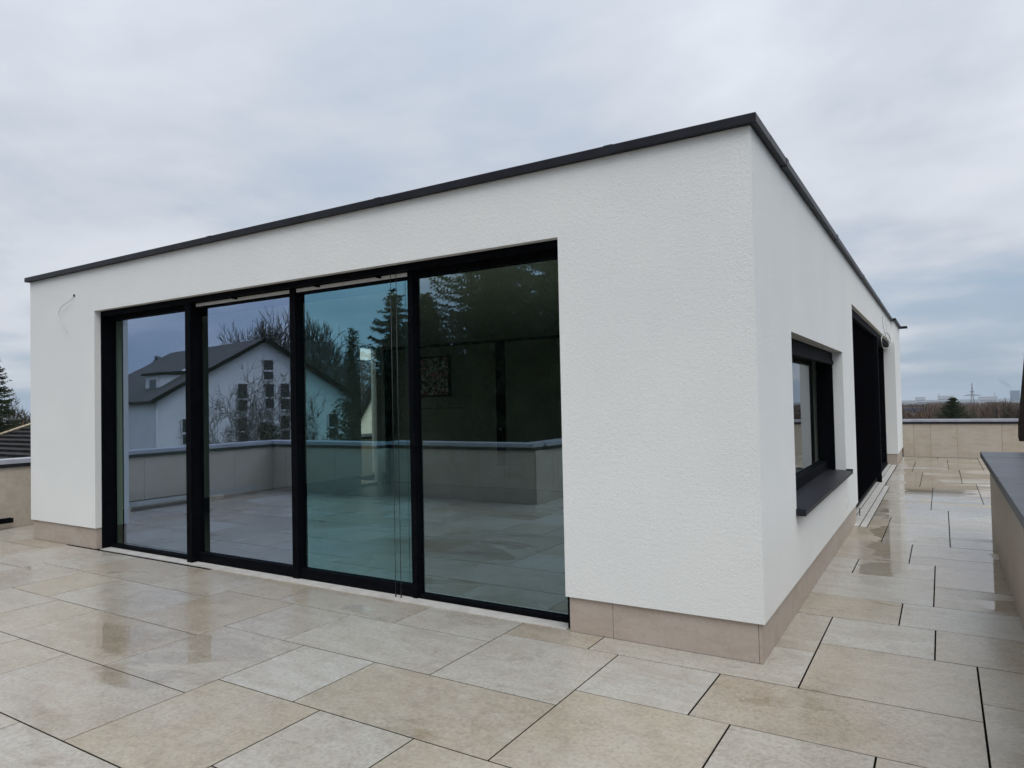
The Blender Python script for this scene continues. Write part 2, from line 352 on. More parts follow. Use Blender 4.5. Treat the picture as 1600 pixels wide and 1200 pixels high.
# ------------------------------------------------------------------ penthouse
B = thing('penthouse', 'white plastered flat roofed penthouse with tall dark framed glazing', 'building')
w = MB()
w.box(-L, XL, 0, 0.30, ZP, H).box(XR, 0, 0, 0.30, ZP, H).box(XL, XR, 0, 0.30, ZT, H)                     # front
w.box(-0.30, 0, 0.30, WY0, ZP, H).box(-0.30, 0, WY1, DY0, ZP, H).box(-0.30, 0, WY0, WY1, ZP, WZ0-0.03).box(-0.30, 0, WY0, WY1, WZ1, H)
w.box(-0.30, 0, DY0, DY1, ZT, H).box(-0.30, STEP, DY1, YE, ZP, H)
w.box(-L, -L+0.30, 0.30, 5.26, ZP, H).box(-L, -L+0.30, 5.86, YE, ZP, H).box(-L, -L+0.30, 5.26, 5.86, 2.602, H)
w.box(-L+0.30, -0.30, YE-0.3, YE, ZP, H)
w.build('plaster_wall', MT['plaster'], B)
for q in ((-L+.04, XL-.03, .04, .30), (XR+.03, -.04, .04, .30), (-.30, -.04, .301, DY0-.03), (-.30, STEP-.04, DY1+.03, YE), (-L+.04, -L+.3, .301, 5.24), (-L+.04, -L+.3, 5.88, YE)):
    boxp('plinth_core', MT['core'], B, *q, -.02, ZP-.001)                                               # recessed base behind the plinth
def plinth(x0, x1, y0, y1): boxp('plinth_tile', MT['plinth'], B, x0, x1, y0, y1, 0.003, ZP-0.002)
g = 0.0015
for a, b in ((-8.378, -7.02), (-7.02, XL-.018)): plinth(a+g, b-g, .02, .039)
for a, b in ((XR+.018, -.93), (-.93, -.039)): plinth(a+g, b-g, .02, .039)
plinth(XL-.029, XL-.010, .0405, .30); plinth(XR+.010, XR+.029, .0405, .30)
ys = [.02, .36, .96, 1.56, 2.16, 2.76, 3.36, 3.96, 4.56, DY0-.012]
for a, b in zip(ys, ys[1:]): plinth(-.038, -.02, a+g, b-g)
plinth(-.28, STEP-.039, DY1+.010, DY1+.029); 
for a, b in ((DY1+.010, 13.5), (13.5, 14.3), (14.3, YE)): plinth(STEP-.038, STEP-.02, a+g, b-g)
for i in range(8): plinth(-L+.02, -L+.039, .0405+i*.65+g, .0405+(i+1)*.65-g)
# coping: folded metal in lengths with small cover strips at the seams
OV, CZ = 0.042, 3.118
def coping(x0, x1, y0, y1):
    m = MB(); m.bbox(x0, x1, y0, y1, H+.002, CZ, .004); return m.build('coping', MT['coping'], B)
seams = [-L-.05, -4.90, -2.80, -0.861, .043]
for a, b in zip(seams, seams[1:]): coping(a+.001, b-.001, -OV, .36)
for x in seams[1:-1]: boxp('seam_cover', MT['coping'], B, x-.03, x+.03, -OV-.0015, .30, H-.001, CZ+.001)
seams = [.361, .92, 3.6, 6.4, 9.2, DY1-.045]
for a, b in zip(seams, seams[1:]): coping(-.36, .043, a+.001, b-.001)
for y in seams[1:-1]: boxp('seam_cover', MT['coping'], B, -.3, .046, y-.05, y+.03, H-.003, CZ+.001)
coping(-.36, STEP+.045, DY1-.044, YE-.10); coping(-.36, .235, YE-.098, YE+.05); coping(-L-.05, -L+.36, .361, YE)
boxp('roof', MT['core'], B, -L+.31, -.31, .31, YE-.31, 2.80, H+.02)
boxp('interior_ceiling', MT['int_white'], B, -L+.30, -.30, .30, YE-.30, 2.60, 2.795)
boxp('interior_floor', MT['int_floor'], B, -L+.30, -.30, .26, YE-.30, -.018, .012)
# interior partition, built of cabinet panels with shadow joints
PY = 6.1
boxp('interior_wall', MT['core'], B, -L+.3, -.3, PY+.02, PY+.20, .012, 2.60)
cuts = [-8.09, -7.42, -6.42, -5.70, -5.52, -4.62, -3.72, -2.82, -1.92, -1.02, -.31]
for a, b in zip(cuts, cuts[1:]):
    if a == -5.70: continue
    if a in (-7.42,):
        boxp('cabinet_panel', MT['int_wall'], B, a+.004, b-.004, PY, PY+.02, .03, 1.415); boxp('cabinet_panel', MT['int_wall'], B, a+.004, b-.004, PY, PY+.02, 1.425, 2.545)
    else: boxp('cabinet_panel', MT['int_wall'], B, a+.004, b-.004, PY, PY+.02, .03, 2.545)
boxp('dark_post', MT['black'], B, -5.695, -5.525, PY-.03, PY+.02, .41, 2.56)
boxp('cabinet_panel', MT['int_wall'], B, -5.696, -5.524, PY, PY+.02, .03, .405)
m = MB(); m.tube([(-5.61, PY-.031, 1.04), (-5.61, PY-.06, 1.04)], .022, 10); m.build('knob', MT['alu'], B)
# front glazing
F = thing('window_front_tmp', '', ''); bpy.data.objects.remove(F)
def glazing(name, label=None):
    o = bpy.data.objects.new(name, None); COL.objects.link(o); o.parent = B
    if label: o['label'] = label
    return o
gf = glazing('front_glazing')
bl = MT['black']
boxp('guide_rail', bl, gf, XL+.001, XL+.020, .067, .225, .004, ZT-.001)
boxp('guide_rail', bl, gf, XR-.020, XR-.001, .067, .225, .004, ZT-.001)
boxp('mullion', bl, gf, -5.470, -5.390, .085, .225, .006, 2.545)
boxp('mullion', bl, gf, -4.010, -3.938, .130, .225, .006, 2.545)
boxp('mullion', bl, gf, -2.662, -2.616, .135, .225, .006, 2.545)
boxp('head_rail', bl, gf, XL+.021, XR-.021, .060, .120, 2.548, ZT-.001)
boxp('head_rail', bl, gf, XL+.021, XR-.021, .150, .225, 2.500, ZT-.001)
boxp('slot_lining', MT['white_plastic'], gf, -5.38, -2.67, .1455, .1495, 2.516, 2.546)
for x in (-4.75, -3.65, -2.95): boxp('bracket', bl, gf, x-.01, x+.01, .10, .15, 2.530, 2.552)
panes = [(XL+.021, -5.471, 'glass_violet', .040), (-5.389, -4.011, 'glass_violet', .095), (-3.937, -2.663, 'glass_teal', .095), (-2.615, XR-.021, 'glass_grey', .040)]
for x0, x1, mt, zb in panes:
    p = boxp('pane', MT[mt], gf, x0, x1, GY, GY+.002, zb, 2.499)
    boxp('bottom_rail', bl, gf, x0, x1, GY-.035, GY+.04, .006, zb-.001)
    if zb > .09:
        boxp('sash_rail', bl, gf, x0, x1, GY+.004, GY+.05, 2.430, 2.498)
boxp('threshold_strip', MT['strip'], B, XL+.022, -4.02, .035, GY-.037, -.018, .006)
boxp('threshold_strip', MT['strip'], B, -4.016, XR-.02, .035, GY-.037, -.018, .006)
for x in (-2.80, -2.745):
    m = MB(); m.tube([(x, .098, .012), (x, .098, 2.548)], .0024, 6); m.build('guide_cable', MT['wire_steel'], gf)
    m = MB(); m.tube([(x, .098, .006), (x, .098, .03)], .006, 8); m.build('cable_foot', MT['wire_steel'], gf)
# side window
sw = glazing('side_window')
boxp('frame', bl, sw, -.26, -.10, WY1-.045, WY1-.001, WZ0, WZ1-.001); boxp('frame', bl, sw, -.26, -.10, WY0+.001, WY0+.045, WZ0, WZ1-.001)
boxp('frame', bl, sw, -.26, -.10, WY0+.046, WY1-.046, WZ1-.085, WZ1-.001); boxp('guide_rail', bl, sw, -.14, -.085, WY0+.046, WY1-.046, WZ1-.13, WZ1-.087)
boxp('frame', bl, sw, -.26, -.17, WY0+.046, WY1-.046, WZ0, WZ0+.11)
boxp('pane', MT['glass_clear'], sw, GX-.002, GX, WY0+.046, WY1-.046, WZ0+.111, WZ1-.086)
s = MB(); s.obb((-.17, WY0-.02, .715), (.235, 0, -.012), (0, WY1-WY0+.02, 0), (0, 0, .008)); s.box(.058, .064, WY0-.02, WY1, .684, .7105)
s.box(-.10, .065, WY0-.026, WY0-.0205, .680, .728); s.box(-.10, .065, WY1+.0005, WY1+.006, .680, .728)
s.build('sill', MT['coping'], sw)
# side sliding glazing
sg = glazing('side_glazing')
boxp('guide_rail', bl, sg, -.25, -.06, DY0+.001, DY0+.03, .004, ZT-.001)
boxp('head_rail', bl, sg, -.25, -.05, DY0+.031, DY1-.001, 2.50, ZT-.001)
boxp('fin', bl, sg, -.25, -.03, 9.36, 9.45, .006, 2.498)
boxp('screen', MT['fabric'], sg, -.105, -.10, DY0+.031, 9.355, .10, 2.498); boxp('screen_bar', bl, sg, -.115, -.09, DY0+.031, 9.355, .055, .099)
boxp('bottom_rail', bl, sg, -.25, -.14, DY0+.031, DY1-.03, .004, .05)
boxp('frame', bl, sg, -.25, -.15, DY1-.06, DY1-.001, .004, 2.498)
for a, b in ((DY0+.031, 9.355), (9.455, DY1-.061)): boxp('pane', MT['glass_grey'], sg, GX-.002, GX, a, b, .051, 2.498)
boxp('threshold_strip', MT['strip'], B, -.136, -.075, DY0+.005, DY1-.005, -.018, .010)
boxp('threshold_strip', MT['strip'], B, -.065, .030, DY0-.32, DY1-.005, -.018, .004)
boxp('threshold_strip', MT['strip'], B, .040, .110, DY0-.32, 8.93, -.018, .003)
m = MB(); m.tube([(-.03, 5.6, .004), (-.03, 5.6, .10)], .006, 6); m.build('floor_pin', MT['wire_steel'], B)
# glazing of the west wall, seen through the room
lw = glazing('rear_side_window')
boxp('pane', MT['glass_clear'], lw, -L+.20, -L+.202, 5.285, 5.73, .06, 2.555)
boxp('frame', MT['int_white'], lw, -L+.17, -L+.25, 5.73, 5.86, .013, 2.599); boxp('frame', bl, lw, -L+.17, -L+.25, 5.26, 5.284, .013, 2.599); boxp('frame', bl, lw, -L+.171, -L+.249, 5.285, 5.729, 2.556, 2.599); boxp('frame', bl, lw, -L+.171, -L+.249, 5.285, 5.729, .013, .059)
boxp('dark_panel', bl, B, -L+.301, -L+.33, 5.90, 6.098, .013, 2.55)
boxp('junction_box', MT['white_plastic'], B, .0005, .014, 3.93, 3.965, .315, .405)
m = MB(); m.tube([(-7.389, .002, 2.806), (-7.389, -.004, 2.806)], .017, 12); m.build('cable_hole', MT['fabric'], B)

# ------------------------------------------------------------------ parapets
def parapet(name, label, axis, c, a0, a1, side, cuts, h=0.89, th=0.26):
    """axis 'x': runs along x at y=c, a0..a1; side: +1/-1, where the clad inner face looks along the other axis"""
    t = thing(name, label, 'parapet')
    lo, hi = (c-th, c) if side > 0 else (c, c+th)
    def bx(nm, mat, p0, p1, q0, q1, z0, z1):
        return boxp(nm, mat, t, p0, p1, q0, q1, z0, z1) if axis == 'x' else boxp(nm, mat, t, q0, q1, p0, p1, z0, z1)
    bx('core', MT['core'], a0, a1, lo+(0 if side < 0 else 0)+(.017 if side < 0 else 0), hi-(.017 if side > 0 else 0), -.02, h-.106)
    cs = [a0] + [q for q in cuts if a0 < q < a1] + [a1]
    for p, q in zip(cs, cs[1:]):
        if side > 0: bx('cladding_panel', MT['clad'], p+.002, q-.002, hi-.016, hi, .003, h-.107)
        else: bx('cladding_panel', MT['clad'], p+.002, q-.002, lo, lo+.016, .003, h-.107)
    n = max(1, round((a1-a0)/3.0))
    for i in range(n):
        p, q = a0+(a1-a0)*i/n, a0+(a1-a0)*(i+1)/n
        bx('cap', MT['cap'], p+.001, q-.001, lo-.025, hi+.025, h-.105, h-.056); bx('cap_sheet', MT['cap_top'], p+.001, q-.001, lo-.035, hi+.035, h-.0555, h)
    return t
def steps(a, b, s): 
    r = []; x = a+s
    while x < b-.15: r.append(x); x += s
    return r
parapet('parapet_wall', 'beige clad parapet closing the far end of the side walkway', 'x', 15.065, .0615, 4.2, -1, [.288, .633, 1.16, 2.01, 2.86, 3.7])
parapet('parapet_wall', 'beige clad parapet behind the end of the house with the loose cable', 'y', -9.55, -4.1, 15.3, 1, steps(-4.1, 15.3, .8))
parapet('parapet_wall', 'parapet meeting the corner, mirrored in the second pane from the house end', 'x', -4.10, -9.81, -7.03, 1, steps(-9.81, -7.03, .62))
parapet('parapet_wall', 'parapet with upright joints mirrored in the large pane by the plaster pier', 'x', -4.43, -7.03, -4.217, 1, [-6.35, -5.77, -5.20, -4.75])
tb = thing('parapet_wall', 'parapet return mirrored at the edge of the large pane by the plaster pier', 'parapet')
boxp('core', MT['core'], tb, -4.46, -4.219, -8.3, -4.70, -.02, .784)
boxp('cladding_panel', MT['clad'], tb, -7.029, -7.013, -4.428, -4.10, .003, .783)
for a, b in ((-8.3, -7.5), (-7.5, -6.7), (-6.7, -5.9), (-5.9, -5.1), (-5.1, -4.432)): boxp('cladding_panel', MT['clad'], tb, -4.216, -4.20, a+.002, b-.002, .003, .783)
boxp('cap', MT['cap'], tb, -4.49, -4.175, -8.3, -4.726, .785, .834); boxp('cap_sheet', MT['cap_top'], tb, -4.50, -4.165, -8.3, -4.726, .8345, .8895)
parapet('parapet_wall', 'parapet closing the terrace behind the viewer', 'x', -8.3, -4.16, 1.24, 1, steps(-4.16, 1.24, .8))
# low wall with slate slabs on the right of the walkway
lowwall = thing('low_wall', 'beige clad low wall topped with dark slate slabs beside the walkway', 'wall')
boxp('core', MT['core'], lowwall, 1.297, 1.90, -8.5, 4.565, -.02, .838)
cs = [4.581, 4.1, 3.3, 2.5, 1.7, .9, .1, -.7, -1.5, -2.3, -3.1, -3.9, -4.7, -5.5, -6.3, -7.1, -7.9]
for a, b in zip(cs[1:], cs): boxp('cladding_panel', MT['clad'], lowwall, 1.28, 1.296, a+.002, b-.002, .003, .837)
boxp('cladding_panel', MT['clad'], lowwall, 1.30, 1.90, 4.566, 4.582, .003, .837)
cs = [4.47, 3.95, 2.05, .2, -1.6, -3.4, -5.2, -7.0, -8.5]; cs[0] = 4.64
for a, b in zip(cs[1:], cs):
    m = MB(); m.bbox(1.205, 1.98, a+.002, b-.002, .840, .892, .005); m.build('slab', MT['slate'], lowwall)

# ------------------------------------------------------------------ small things on the terrace
def rail(label, x, z0, y0, y1, col):
    m = MB(); m.box(x-.035, x+.035, y0, y1, z0, z0+.05); m.box(x-.035, x-.028, y0, y1, z0+.0505, z0+.062); m.box(x+.028, x+.035, y0, y1, z0+.0505, z0+.062)
    return tag(m.build('metal_rail', col), label, 'rail')
rail('long pale metal rail lying on blocks along the parapet', -9.34, .081, -3.66, -.4, MT['alu'])
rail('long dark metal rail lying beside the pale rail by the parapet', -9.44, .081, -2.6, .24, MT['black'])
for y, lb in ((-2.75, 'pale wooden block under the middle of the metal rails'), (-1.2, 'pale wooden block under the metal rails nearer the house'), (-.35, 'small wooden block under the rail ends near the house corner')):
    m = MB(); m.bbox(-9.50, -9.26, y-.13, y+.13, .002, .080, .004); tag(m.build('timber_block', MT['wood']), lb, 'block', 'blocks under the rails')
def curve(pts, n=8):
    P = [Vector(p) for p in pts]; out = []
    for i in range(len(P)-1):
        p0, p1, p2, p3 = P[max(i-1,0)], P[i], P[i+1], P[min(i+2,len(P)-1)]
        for k in range(n):
            t = k/n; out.append(0.5*((2*p1)+(p2-p0)*t+(2*p0-5*p1+4*p2-p3)*t*t+(3*p1-p0-3*p2+p3)*t**3))
    return out + [P[-1]]
m = MB(); m.tube(curve([(-7.389,-.004,2.80),(-7.44,-.03,2.74),(-7.56,-.035,2.71),(-7.66,-.025,2.66),(-7.69,-.02,2.61),(-7.64,-.025,2.55),(-7.56,-.03,2.47),(-7.50,-.02,2.40)]), .0034, 6)
tag(m.build('loose_cable', MT['cable']), 'thin loose cable hanging from a hole in the plaster near the house end', 'cable')
m = MB(); rc = random.Random(4); pts = [(.005, 10.3, 2.93), (.02, 10.35, 2.70)]
for k in range(15):
    a = -.6 + k*0.9; r = .16 + .035*math.sin(k*1.7)
    pts.append((.03+.05*math.cos(a*1.0)+.01*rc.random(), 10.6+r*2.2*math.cos(a), 2.50+r*math.sin(a)))
pts += [(.03, 11.1, 2.66), (.005, 11.2, 2.9)]
m.tube(curve(pts, 6), .0055, 5); tag(m.build('cable_coil', MT['cable']), 'coil of grey cable hanging above the walkway glazing', 'cable')
par = thing('closed_parasol', 'closed dark brown parasol standing behind the low wall', 'parasol', (1.80, 5.95, 0))
m = MB()
prof = [(.02, 2.22), (.045, 2.12), (.075, 1.95), (.105, 1.6), (.135, 1.3), (.155, 1.12), (.16, .98), (.15, .93)]
n = 28
for r, z in prof:
    for q in range(n):
        a = 2*math.pi*q/n; rr = r*(1+.13*math.cos(7*a+z*2)); m.v.append((rr*math.cos(a), rr*math.sin(a), z))
for i in range(len(prof)-1):
    for q in range(n): m.f.append((i*n+q, (i+1)*n+q, (i+1)*n+(q+1)%n, i*n+(q+1)%n)); m.sm.append(True)
m.build('canopy', MT['brown_cloth'], par)
m = MB(); m.tube([(0,0,.06),(0,0,2.30)], .022, 10); m.build('pole', MT['black'], par)
m = MB(); m.tube([(0,0,2.30),(0,0,2.36)], [.03,.012], 10); m.build('finial', MT['black'], par)
m = MB(); m.bbox(-.25,.25,-.25,.25,.002,.06,.01); m.build('base', MT['slate'], par)
art = thing('wall_painting', 'framed abstract painting of dark specks hung on the interior wall', 'painting', (-7.12, PY-.005, 2.0))
t = NT('speckled_canvas'); c = t.coord('Object'); nz = t.noise(c, 26, 4, .7); n2_ = t.noise(c, 9, 3)
colr = t.mix(t.ramp(nz, .47, .53), (.02,.02,.025), t.mix(t.ramp(n2_, .4, .6), (.80,.76,.70), (.70,.25,.25))); t.set(Base_Color=colr, Roughness=.7)
boxp('canvas', t.m, art, -.42, .42, -.055, -.02, -.34, .34)
m = MB(); m.box(-.45,-.421,-.06,0,-.37,.37); m.box(.421,.45,-.06,0,-.37,.37); m.box(-.4205,.4205,-.06,0,.341,.37); m.box(-.4205,.4205,-.06,0,-.37,-.341); m.build('frame', MT['black'], art)

# ------------------------------------------------------------------ trees
def bare_tree(label, x, y, zb, top, seed, depth=5, spread=0.62, ivy=False, forkf=.30, lnf=.235, n0=4, wob=.2, name='bare_tree', lean=0.0, trunk=0.02, twig=0.012):
    rnd = random.Random(seed); h = top - zb; root = thing(name, label, 'tree', (x, y, zb)); T = MB(); Bm = MB()
    def grow(p, d, ln, rad, lev):
        pts = [p]; rr = [rad]; q = Vector(p); dd = Vector(d)
        for s in range(3):
            dd = (dd + Vector((rnd.uniform(-wob,wob), rnd.uniform(-wob,wob), rnd.uniform(-.08,.2)))).normalized(); q = q + dd*ln/3; pts.append(q.copy()); rr.append(rad*(1-.16*(s+1)))
        Bm.tube(pts, rr, 4 if lev < 2 else 3, False)
        if lev >= depth: return
        nk = rnd.choice((2,3,3)) if lev < depth-1 else rnd.choice((3,4))
        for k in range(nk):
            a = rnd.uniform(0, 2*math.pi); e = dd.cross(Vector((math.cos(a), math.sin(a), .3))).normalized()
            nd = (dd*(1-spread*.5) + e*spread*rnd.uniform(.6,1.3) + Vector((0,0,.12))).normalized()
            st = pts[-1] if k else pts[2]
            grow(st, nd, ln*rnd.uniform(.62,.86), max(rr[-1]*.74, twig), lev+1)
    fork = h*forkf; T.tube([(0,0,0),(lean*.3,0,fork*.4),(lean*.6,.05,fork)], [h*trunk, h*trunk*.8, h*trunk*.65], 8)
    for k in range(n0):
        a = 2*math.pi*(k+rnd.random()*.5)/n0
        grow(Vector((lean*.6,.05,fork*.97)), Vector((math.cos(a)*.55, math.sin(a)*.55, .85)).normalized(), h*lnf, h*trunk*.48, 1)
    # fit the crown to the wanted height
    zmax = max(v[2] for v in Bm.v); f = (h-fork)/(zmax-fork)
    Bm.v = [(a, b, fork+(c-fork)*f) if c > fork else (a, b, c) for a, b, c in Bm.v]
    T.build('trunk', MT['bark'], root); Bm.build('crown', MT['twig'], root)
    if ivy:
        I = MB()
        for k in range(5200):
            zz = rnd.uniform(0, h*.80); a = rnd.uniform(0, 6.28); r = (.75-.5*zz/h)*rnd.uniform(.3,1)*(1+.4*math.sin(zz*1.7+a)); 
            p = Vector((math.cos(a)*r+lean*.5*zz/h, math.sin(a)*r, zz)); s = rnd.uniform(.05,.12)
            d1 = Vector((rnd.gauss(0,1),rnd.gauss(0,1),rnd.gauss(0,1))).normalized()*s; d2 = Vector((rnd.gauss(0,1),rnd.gauss(0,1),rnd.gauss(0,1))).normalized()*s
            I.face((p-d1, p+d2, p+d1))
        tag(I.build('ivy', MT['ivy'], root), 'dark ivy wrapped round the trunk')
    return root
def conifer(label, x, y, zb, top, rad, seed, name='spruce_tree', mat='needles', levels=26, nb=9, pw=0.85, leaf=1.0, droop=0.28, base_t=0.06):
    rnd = random.Random(seed); h = top - zb; root = thing(name, label, 'tree', (x, y, zb)); T = MB(); Cm = MB()
    T.tube([(0,0,0),(0,0,h*.5),(0,0,h*.985)], [h*.018+.05, h*.011+.03, .012], 7); T.build('trunk', MT['bark'], root)
    for l in range(levels):
        t = base_t + (1-base_t)*(l/levels)**.93
        ln0 = rad*(1-t)**pw + .05
        for k in range(nb):
            a = 2*math.pi*(k+rnd.random())/nb; ln = ln0*rnd.uniform(.62,1.12); z0 = h*(t + rnd.uniform(-.5,.5)/levels)
            ns = max(4, int(5+ln*7)); side = Vector((-math.sin(a), math.cos(a), 0)); out = Vector((math.cos(a), math.sin(a), 0))
            pb = None
            for s in range(ns):
                f = (s+.5)/ns; p = out*ln*f + Vector((0,0,z0 + ln*(-droop*math.sin(f*2.2)+.16*f*f)))
                sz = leaf*(.10+.24*ln/ max(rad,1)*(1-.55*f))*rnd.uniform(.7,1.3)*max(.8, min(rad, 3.4)*.5)
                for sg_ in (-1, 1):
                    tip = p + (side*sg_*rnd.uniform(.6,1.1) + out*rnd.uniform(.3,.9))*sz + Vector((0,0,-sz*rnd.uniform(.15,.75)))
                    wv = Vector((0,0,1))*sz*.13 + out*sz*.13
                    Cm.face((p-wv, tip, p+wv))
                if s % 2 == 0:
                    Cm.face((p+side*sz*.2, p-side*sz*.2, p+Vector((rnd.uniform(-.2,.2)*sz, rnd.uniform(-.2,.2)*sz, -sz*rnd.uniform(.7,1.3)))))
            tipb = out*ln*1.05 + Vector((0,0,z0+ln*(-droop*.8+.16))); Cm.face((out*ln*.8+side*.06*leaf+Vector((0,0,z0-ln*droop*.85)), tipb, out*ln*.8-side*.06*leaf+Vector((0,0,z0-ln*droop*.85))))
    Cm.build('crown', MT[mat], root); return root
# mirrored in the front glass
conifer('tall spruce mirrored beside the narrow mullion, its tip against the sky', -12.5, -10.9, -8.6, 4.9, 5.6, 1, levels=46, nb=14, leaf=.62, base_t=.38)
conifer('spruce with a drooping branch mirrored in the teal pane', -15.2, -13.9, -8.6, 4.3, 6.0, 2, levels=40, nb=13, leaf=.66, base_t=.38)
conifer('largest dark spruce mirrored at the top of the big pane', -10.6, -12.9, -8.6, 8.8, 6.8, 3, levels=54, nb=16, leaf=.66, base_t=.38)
conifer('dark spruce mirrored at the plaster pier edge of the big pane', -8.2, -15.2, -8.6, 10.5, 7.2, 4, levels=54, nb=16, leaf=.7, base_t=.38)
conifer('spruce mirrored behind the largest spruce in the big pane', -13.0, -17.2, -8.6, 8.4, 7.0, 5, levels=48, nb=15, leaf=.7, base_t=.38)
conifer('rearmost spruce filling the dark reflection of the big pane', -9.6, -20.5, -8.6, 12.5, 8.0, 6, levels=52, nb=16, leaf=.75, base_t=.38)
conifer('broad spruce mirrored between the teal pane trees and the big pane', -17.5, -18.5, -8.6, 6.0, 7.6, 13, levels=46, nb=16, leaf=.8, base_t=.4)
conifer('tall spruce mirrored in the rear row of the big pane', -14.0, -24.5, -8.7, 13.0, 9.0, 14, levels=48, nb=17, leaf=.9, base_t=.4)
conifer('rear spruce mirrored low beside the narrow mullion', -20.5, -22.5, -8.7, 7.0, 8.0, 15, levels=44, nb=16, leaf=.9, base_t=.4)
conifer('slim pointed cypress mirrored left of the interior window', -26.4, -23.4, -8.7, 5.7, 1.5, 7, name='cypress_tree', levels=60, nb=10, pw=.45, leaf=.8, droop=-.5)
conifer('narrow spruce spire mirrored over the white gable slope, the shorter', -44.2, -39.5, -8.9, 6.4, 2.0, 8, levels=30, nb=8)
conifer('narrow spruce spire mirrored over the white gable slope, the taller', -45.0, -42.0, -8.9, 7.6, 2.1, 9, levels=30, nb=8)
conifer('broad pine mirrored above the dormer of the white house', -75.6, -42.4, -9.2, 7.9, 5.2, 10, name='pine_tree', mat='needles2', levels=28, nb=10, leaf=1.6)
conifer('smaller pine mirrored behind the dormer roof', -77.9, -47.5, -9.2, 6.0, 4.6, 11, name='pine_tree', mat='needles2', levels=24, nb=10, leaf=1.6)
conifer('dark pine mirrored at the far edge of the end pane', -77.8, -38.6, -9.2, 4.6, 4.0, 12, name='pine_tree', mat='needles2', levels=24, nb=10, leaf=1.6)
bare_tree('bare tree with ivy clad trunk mirrored in front of the white house', -19.0, -11.6, -8.6, 3.3, 21, depth=7, spread=.85, ivy=True, trunk=.020, twig=.0065, forkf=.50, lnf=.115, n0=8, wob=.13)
bare_tree('bare tree crown mirrored above the white gable apex', -60.5, -45.6, -9.2, 12.6, 22, depth=6, spread=.5, twig=.028, forkf=.42, lnf=.13, n0=7)
bare_tree('second bare tree crown mirrored above the white gable apex', -60.2, -49.8, -9.2, 12.6, 23, depth=6, spread=.5, twig=.028, forkf=.42, lnf=.13, n0=7)
bare_tree('bare tree mirrored over the falling gable slope', -52.0, -46.0, -9.1, 10.0, 24, depth=6, spread=.55, twig=.028, forkf=.42, lnf=.13, n0=7)
bare_tree('slender bare tree mirrored at the edge of the teal pane', -48.5, -42.6, -9.1, 7.2, 25, depth=6, spread=.55, twig=.028, forkf=.42, lnf=.13, n0=7)
bare_tree('bare tree mirrored behind the smaller pine', -70.0, -46.2, -9.2, 6.6, 26, depth=5, spread=.55, twig=.028)
# seen directly
conifer('dark spruce at the left edge of the picture beyond the parapet', -26.9, 7.0, -8.8, 3.6, 3.6, 31, levels=44, nb=13, leaf=.6, base_t=.3)
conifer('dark pine rising above the far parapet of the walkway', 1.53, 55.0, -9.1, 1.2, 6.6, 32, name='pine_tree', mat='needles2', levels=64, nb=15, pw=.80, leaf=.55, base_t=.35, droop=.15)
bare_tree('large bare tree above the far parapet near the parasol', 5.6, 69.0, -9.4, 1.0, 33, depth=6, spread=.7, twig=.022, forkf=.45, lnf=.12, n0=7)
bare_tree('bare tree above the far parapet between pine and large bare tree', 3.3, 74.0, -9.5, -.3, 34, depth=6, spread=.75, twig=.022, forkf=.45, lnf=.12, n0=7)
bare_tree('bare tree above the far parapet beside the pine', 0.3, 68.0, -9.4, -.2, 35, depth=6, spread=.75, twig=.022, forkf=.45, lnf=.12, n0=7)
bare_tree('bare tree above the far parapet next to the white wall end', -2.2, 72.0, -9.5, -.5, 36, depth=6, spread=.75, twig=.022, forkf=.45, lnf=.12, n0=7)
bare_tree('bare tree mass showing between the spruce and the house end', -66.0, 24.6, -9.2, 2.9, 37, depth=6, spread=.6, twig=.022, forkf=.45, lnf=.12, n0=7)
bare_tree('bare tree showing beside the house end over the tiled roof', -60.0, 24.0, -9.2, 1.9, 38, depth=6, spread=.65, twig=.022, forkf=.45, lnf=.12, n0=7)

